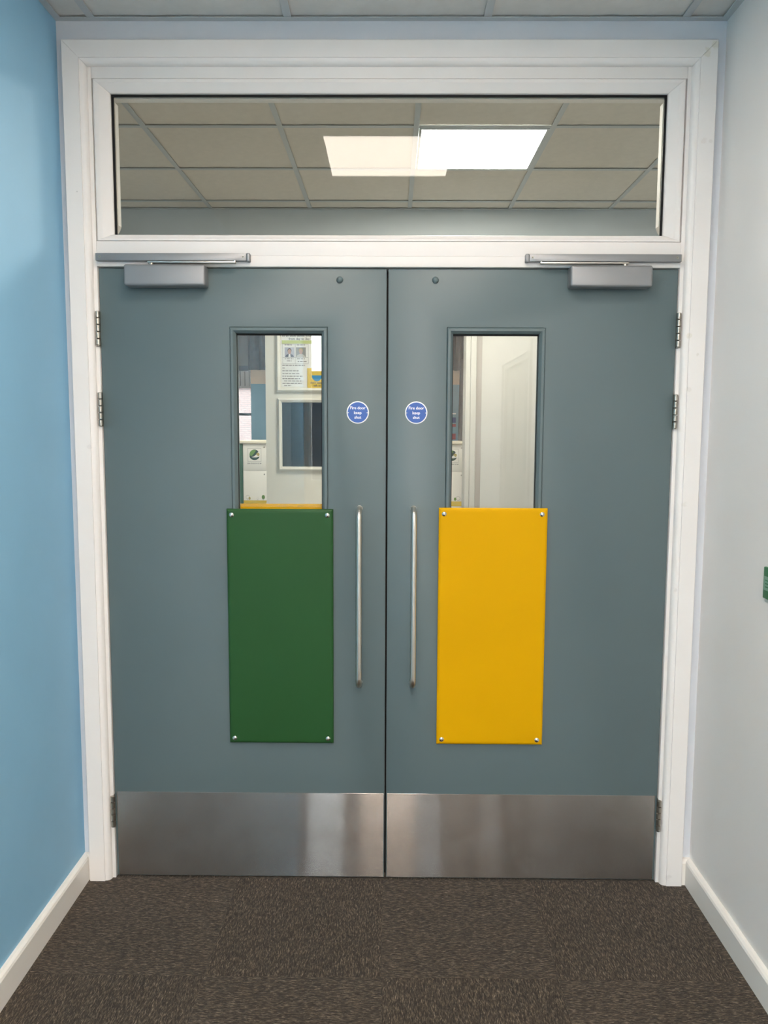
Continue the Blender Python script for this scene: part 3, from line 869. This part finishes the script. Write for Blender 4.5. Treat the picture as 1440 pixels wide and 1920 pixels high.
MB().poly([(-0.478, 1.868), (-0.404, 1.868)] + disc_pts(-0.446, 1.866, 0.032, 0.034, 10, 0, -math.pi)[1:-1], py2).build('cup_shape', 'cup_blue', n2)
MB().poly(disc_pts(-0.408, 1.858, 0.012, 0.009), py2 - 0.0008).build('cup_handle', 'cup_blue', n2)
text_obj('notice_text', [("don't keep it to yourself", 0.017, -0.405, py2, 1.823, 0.0003), ('talk to us', 0.017, -0.435, py2, 1.806, 0.0003)], 'ink', n2)

# ------------------------------------------------------------------ hall behind the lobby
struct(MB().box(-3.6, 3.0, 2.6001, 7.3, -0.09, 0.0).build('floor_hall', 'taupe'))
struct(MB().box(-3.6, 3.0, 2.541, 7.3, 3.05, 3.15).build('ceiling_hall', 'ceil_tile'))
struct(MB().box(-3.7, -3.6, 2.541, 7.3, 0, 3.05).build('wall_hall_left', 'cream_wall'))
struct(MB().box(3.0, 3.1, 2.541, 7.3, 0, 3.05).build('wall_hall_right', 'cream_wall'))
struct(MB().box(-3.6, -2.2999, 2.4, 2.54, 0, 3.05).box(2.2999, 3.0, 2.4, 2.54, 0, 3.05).build('wall_hall_front', 'cream_wall'))
HB = MB()
HB.box(-3.6, -2.75, 7.0, 7.2, 0, 3.05).box(-2.75, -1.652, 7.0, 7.2, 0, 0.9).box(-2.75, -1.652, 7.0, 7.2, 2.65, 3.05).box(-1.652, 3.0, 7.0, 7.2, 0, 3.05)
struct(HB.build('wall_hall_back', 'hall_blue'), 'blue end wall of the hall seen through the glass')
struct(MB().box(-1.650, 3.0, 6.985, 6.9998, 2.066, 2.32).build('trim_3', 'hall_peach'), 'peach board above the blue hall wall')
wn4 = struct(empty('window_4', (-2.2, 7.05, 0.9)), 'hall window looking out to a brick building')
mitred('window_frame', (-2.75, -1.652, 0.9, 2.65), [(0, 7.03), (0, 7.10), (0.006, 7.10), (0.006, 7.03)], 'dark_frame', wn4)
MB().box(-2.744, -1.658, 7.035, 7.09, 1.692, 1.722).build('window_bar', 'dark_frame', wn4)
MB().box(-2.744, -1.658, 7.06, 7.066, 0.906, 2.644).build('glass_pane', 'glass', wn4)

def curtain(name, x0, x1, z0, z1, y, amp, per, mat, label, taper=0.0):
    mb = MB(); n = int((x1 - x0) / per * 14); rows = 6
    g = []
    for r_ in range(rows + 1):
        z = z1 + (z0 - z1) * r_ / rows
        sh = taper * r_ / rows
        g.append([mb.bm.verts.new((x0 + (x1 - x0) * k / n + sh * (1 - k / n), y + amp * math.sin(2 * math.pi * (x1 - x0) * k / n / per + 0.5 * math.sin(k * 0.37)) * (0.8 + 0.2 * math.sin(k * 0.11)), z)) for k in range(n + 1)])
    for a, b in zip(g, g[1:]):
        for k in range(n):
            mb.bm.faces.new((a[k], a[k + 1], b[k + 1], b[k]))
    o = mb.build(name, mat, None, smooth=True)
    so = o.modifiers.new('thickness', 'SOLIDIFY'); so.thickness = 0.004
    return tag(o, label, 'curtain')
curtain('pelmet_curtain', -1.665, 1.6, 2.222, 2.95, 6.90, 0.030, 0.10, 'curtain', 'dark grey pleated pelmet curtain high on the hall wall')
curtain('drape_curtain', 0.800, 1.25, 0.004, 2.35, 6.78, 0.028, 0.055, 'curtain', 'dark grey drape hanging beside the right-hand locker', taper=-0.03)
bl = empty('roller_blind', (-2.2, 6.96, 2.21))
tag(bl, 'grey roller blind half lowered over the hall window', 'blind')
MB().box(-2.76, -1.675, 6.955, 6.959, 2.275, 2.93).build('blind_cloth', 'blind', bl)
MB().box(-2.76, -1.675, 6.950, 6.962, 2.212, 2.2745).build('bottom_hem', 'hem', bl)

# display on the hall wall
dp = tag(MB().box(0.60, 0.785, 6.990, 6.9975, 1.40, 1.74).build('wall_display', 'hall_blue'), 'small blue wall display with navy and red blocks', 'display')
for (z0_, z1_, mt, nm) in ((1.718, 1.733, 'sign_white', 'white_block'), (1.617, 1.680, 'navy', 'navy_block'), (1.570, 1.604, 'red', 'red_block'), (1.42, 1.49, 'red', 'red_block')):
    MB().box(0.61, 0.778, 6.9870, 6.9898, z0_, z1_).build(nm, mt, dp)

# ------------------------------------------------------------------ printed lockers
def locker(x1, label, trees):
    x0 = x1 - 0.217
    t = empty('locker', ((x0 + x1) / 2, 4.60, 0))
    tag(t, label, 'locker', 'printed lockers in the hall')
    MB().box(x0, x1, 4.606, 5.00, 0.0, 1.4045).build('carcass', 'locker', t, bevel=0.002)
    MB().box(x0 - 0.034, x1 + 0.008, 4.585, 5.02, 1.405, 1.434).build('top_board', 'locker_top', t, bevel=0.008, seg=3)
    for z0_, z1_, nm in ((1.1625, 1.402, 0), (0.05, 1.1595, 1)):
        dr = MB().box(x0 + 0.002, x1 - 0.003, 4.600, 4.6058, z0_, z1_).build('locker_door', 'locker', t, bevel=0.001)
        MB().lathe((x1 - 0.0245, 4.600, z1_ - 0.028), [(0.0062, -0.0001), (0.0062, -0.003), (0.004, -0.004)], 14).build('lock', 'hinge_steel', dr, smooth=True)
        if nm == 0:
            lx, lz = (x0 + x1) / 2 - 0.004, 1.3045
            q = 0.0605
            MB().ring((lx - q, lx + q, lz - q, lz + q), (lx - q + 0.0022, lx + q - 0.0022, lz - q + 0.0022, lz + q - 0.0022), 4.5993, 4.5999).build('logo_border', 'ink_soft', dr)
            R_ = 0.0455
            MB().poly(disc_pts(lx, lz + 0.003, R_ * 0.98, R_, 16, math.radians(38), math.radians(205)) + [(lx - 0.030, lz - 0.019), (lx - 0.006, lz - 0.014), (lx + 0.018, lz + 0.006)], 4.5999).build('logo_canopy', 'deep', dr)
            MB().poly(disc_pts(lx - 0.004, lz + 0.006, R_ * 0.86, R_ * 0.86, 14, math.radians(62), math.radians(192)) + [(lx - 0.026, lz - 0.012), (lx - 0.006, lz + 0.010)], 4.5992).build('logo_leaf', 'leaf', dr)
            MB().poly([(lx - 0.0465, lz - 0.011)] + disc_pts(lx, lz - 0.004, 0.0465, 0.042, 14, math.radians(195), math.radians(345)) + [(lx + 0.0455, lz - 0.016), (lx + 0.020, lz - 0.022), (lx - 0.015, lz - 0.022)], 4.5999).build('logo_bowl', 'deep', dr)
            MB().poly(disc_pts(lx + 0.030, lz + 0.005, 0.0155, 0.0155), 4.5999).build('logo_tree', 'ochre', dr)
            MB().poly(disc_pts(lx + 0.020, lz - 0.006, 0.007, 0.007), 4.5992).build('logo_dot', 'paper', dr)
            text_obj('logo_text', [('B R I D G E V I E W', 0.0150, lx, 4.5996, 1.2280, 0.0004)], 'ink', dr)
        else:
            MB().poly([(x0 + 0.003, 0.852), (x1 - 0.012, 0.852), (x1 - 0.006, 0.895), (x0 + 0.003, 0.895)], 4.5999).build('ground_print', 'mustard', dr)
            for (kx, kz, kr, fill) in trees:
                if fill == 'ring':
                    a = disc_pts(x0 + kx, kz, kr, kr, 20); 
                    rg = MB()
                    for i in range(20):
                        j = (i + 1) % 20
                        c_ = (x0 + kx, kz)
                        ins = lambda p: (c_[0] + (p[0] - c_[0]) * 0.88, c_[1] + (p[1] - c_[1]) * 0.88)
                        rg.poly([a[i], a[j], ins(a[j]), ins(a[i])], 4.5999)
                    rg.build('tree_outline', 'ink_soft', dr)
                else:
                    MB().poly(disc_pts(x0 + kx, kz, kr, kr * 1.35, 16), 4.5992).build('tree_print', fill, dr)
                MB().poly([(x0 + kx - 0.001, 0.895), (x0 + kx + 0.001, 0.895), (x0 + kx + 0.001, kz - kr * 0.6), (x0 + kx - 0.001, kz - kr * 0.6)], 4.5985).build('trunk_print', 'ink_soft', dr)
    return t
locker(-1.100, 'printed pale locker with round leaf logo, seen through left glass',
       [(0.040, 0.924, 0.018, 'ring'), (0.056, 0.914, 0.0095, 'ochre'), (0.130, 0.912, 0.009, 'ring'), (0.180, 0.925, 0.0145, 'leaf')])
locker(0.668, 'printed pale locker half cut off by the right vision glass edge',
       [(0.140, 0.916, 0.011, 'leaf'), (0.166, 0.922, 0.019, 'ring')])
gk = empty('locker', (-1.45, 4.60, 0))
tag(gk, 'dark green locker beside the printed locker', 'locker')
MB().box(-1.56, -1.3185, 4.606, 5.0, 0, 1.4045).build('carcass', 'locker_green', gk, bevel=0.002)
MB().box(-1.557, -1.3205, 4.600, 4.6058, 0.05, 1.402).build('locker_door', 'locker_green', gk, bevel=0.001)

# unseen hall light, added to brighten the locker fronts
hl = tag(empty('ceiling_light', (-0.6, 3.7, 3.04)), 'unseen hall ceiling light added to brighten the lockers', 'light')
MB().box(-1.2, 0.0, 3.3, 4.1, 3.030, 3.048).build('diffuser', 'hall_fill', hl)

# ------------------------------------------------------------------ outside
struct(MB().box(-24, 14, 7.4, 34, -0.4, -0.1).build('ground_yard', 'ground'))
bb = empty('brick_building', (-8, 27.0, -0.1))
tag(bb, 'pale red brick building outside the hall window', 'building')
MB().box(-18, 4, 26.6, 30.0, -0.1, 2.985).build('brick_wall', 'brick', bb)
MB().box(-18, 4, 26.5, 30.0, 2.986, 3.06).build('fascia', 'cladding', bb)
for k in range(62):
    x = -11.0 + 0.16 * k
    MB().box(x, x + 0.140, 26.56, 26.7, 3.061, 5.8).build('cladding_board', 'cladding', bb)
MB().box(-18, 4, 26.7, 30.0, 3.061, 5.8).build('clad_wall', 'dark_frame', bb)
MAT['blocker_wall'] = plain('blocker_grey', (0.022, 0.026, 0.036), 0.9, spec=0.1, var=0.3, vscale=1.5)
struct(MB().box(-14, 14, -13, -7.4, -0.4, -0.1).build('ground_forecourt', 'ground'))
gw = tag(MB().box(-9, 9, -10.3, -10.0, -0.1, 2.36).box(-9, 9, -10.33, -9.97, 2.3605, 2.43).build('sky_blocker', 'blocker_wall'), 'unseen dark wall added outside the corridor end window to cut off the mirrored sky', 'wall')  # added slab; its height trims the sky mirrored in the left glass
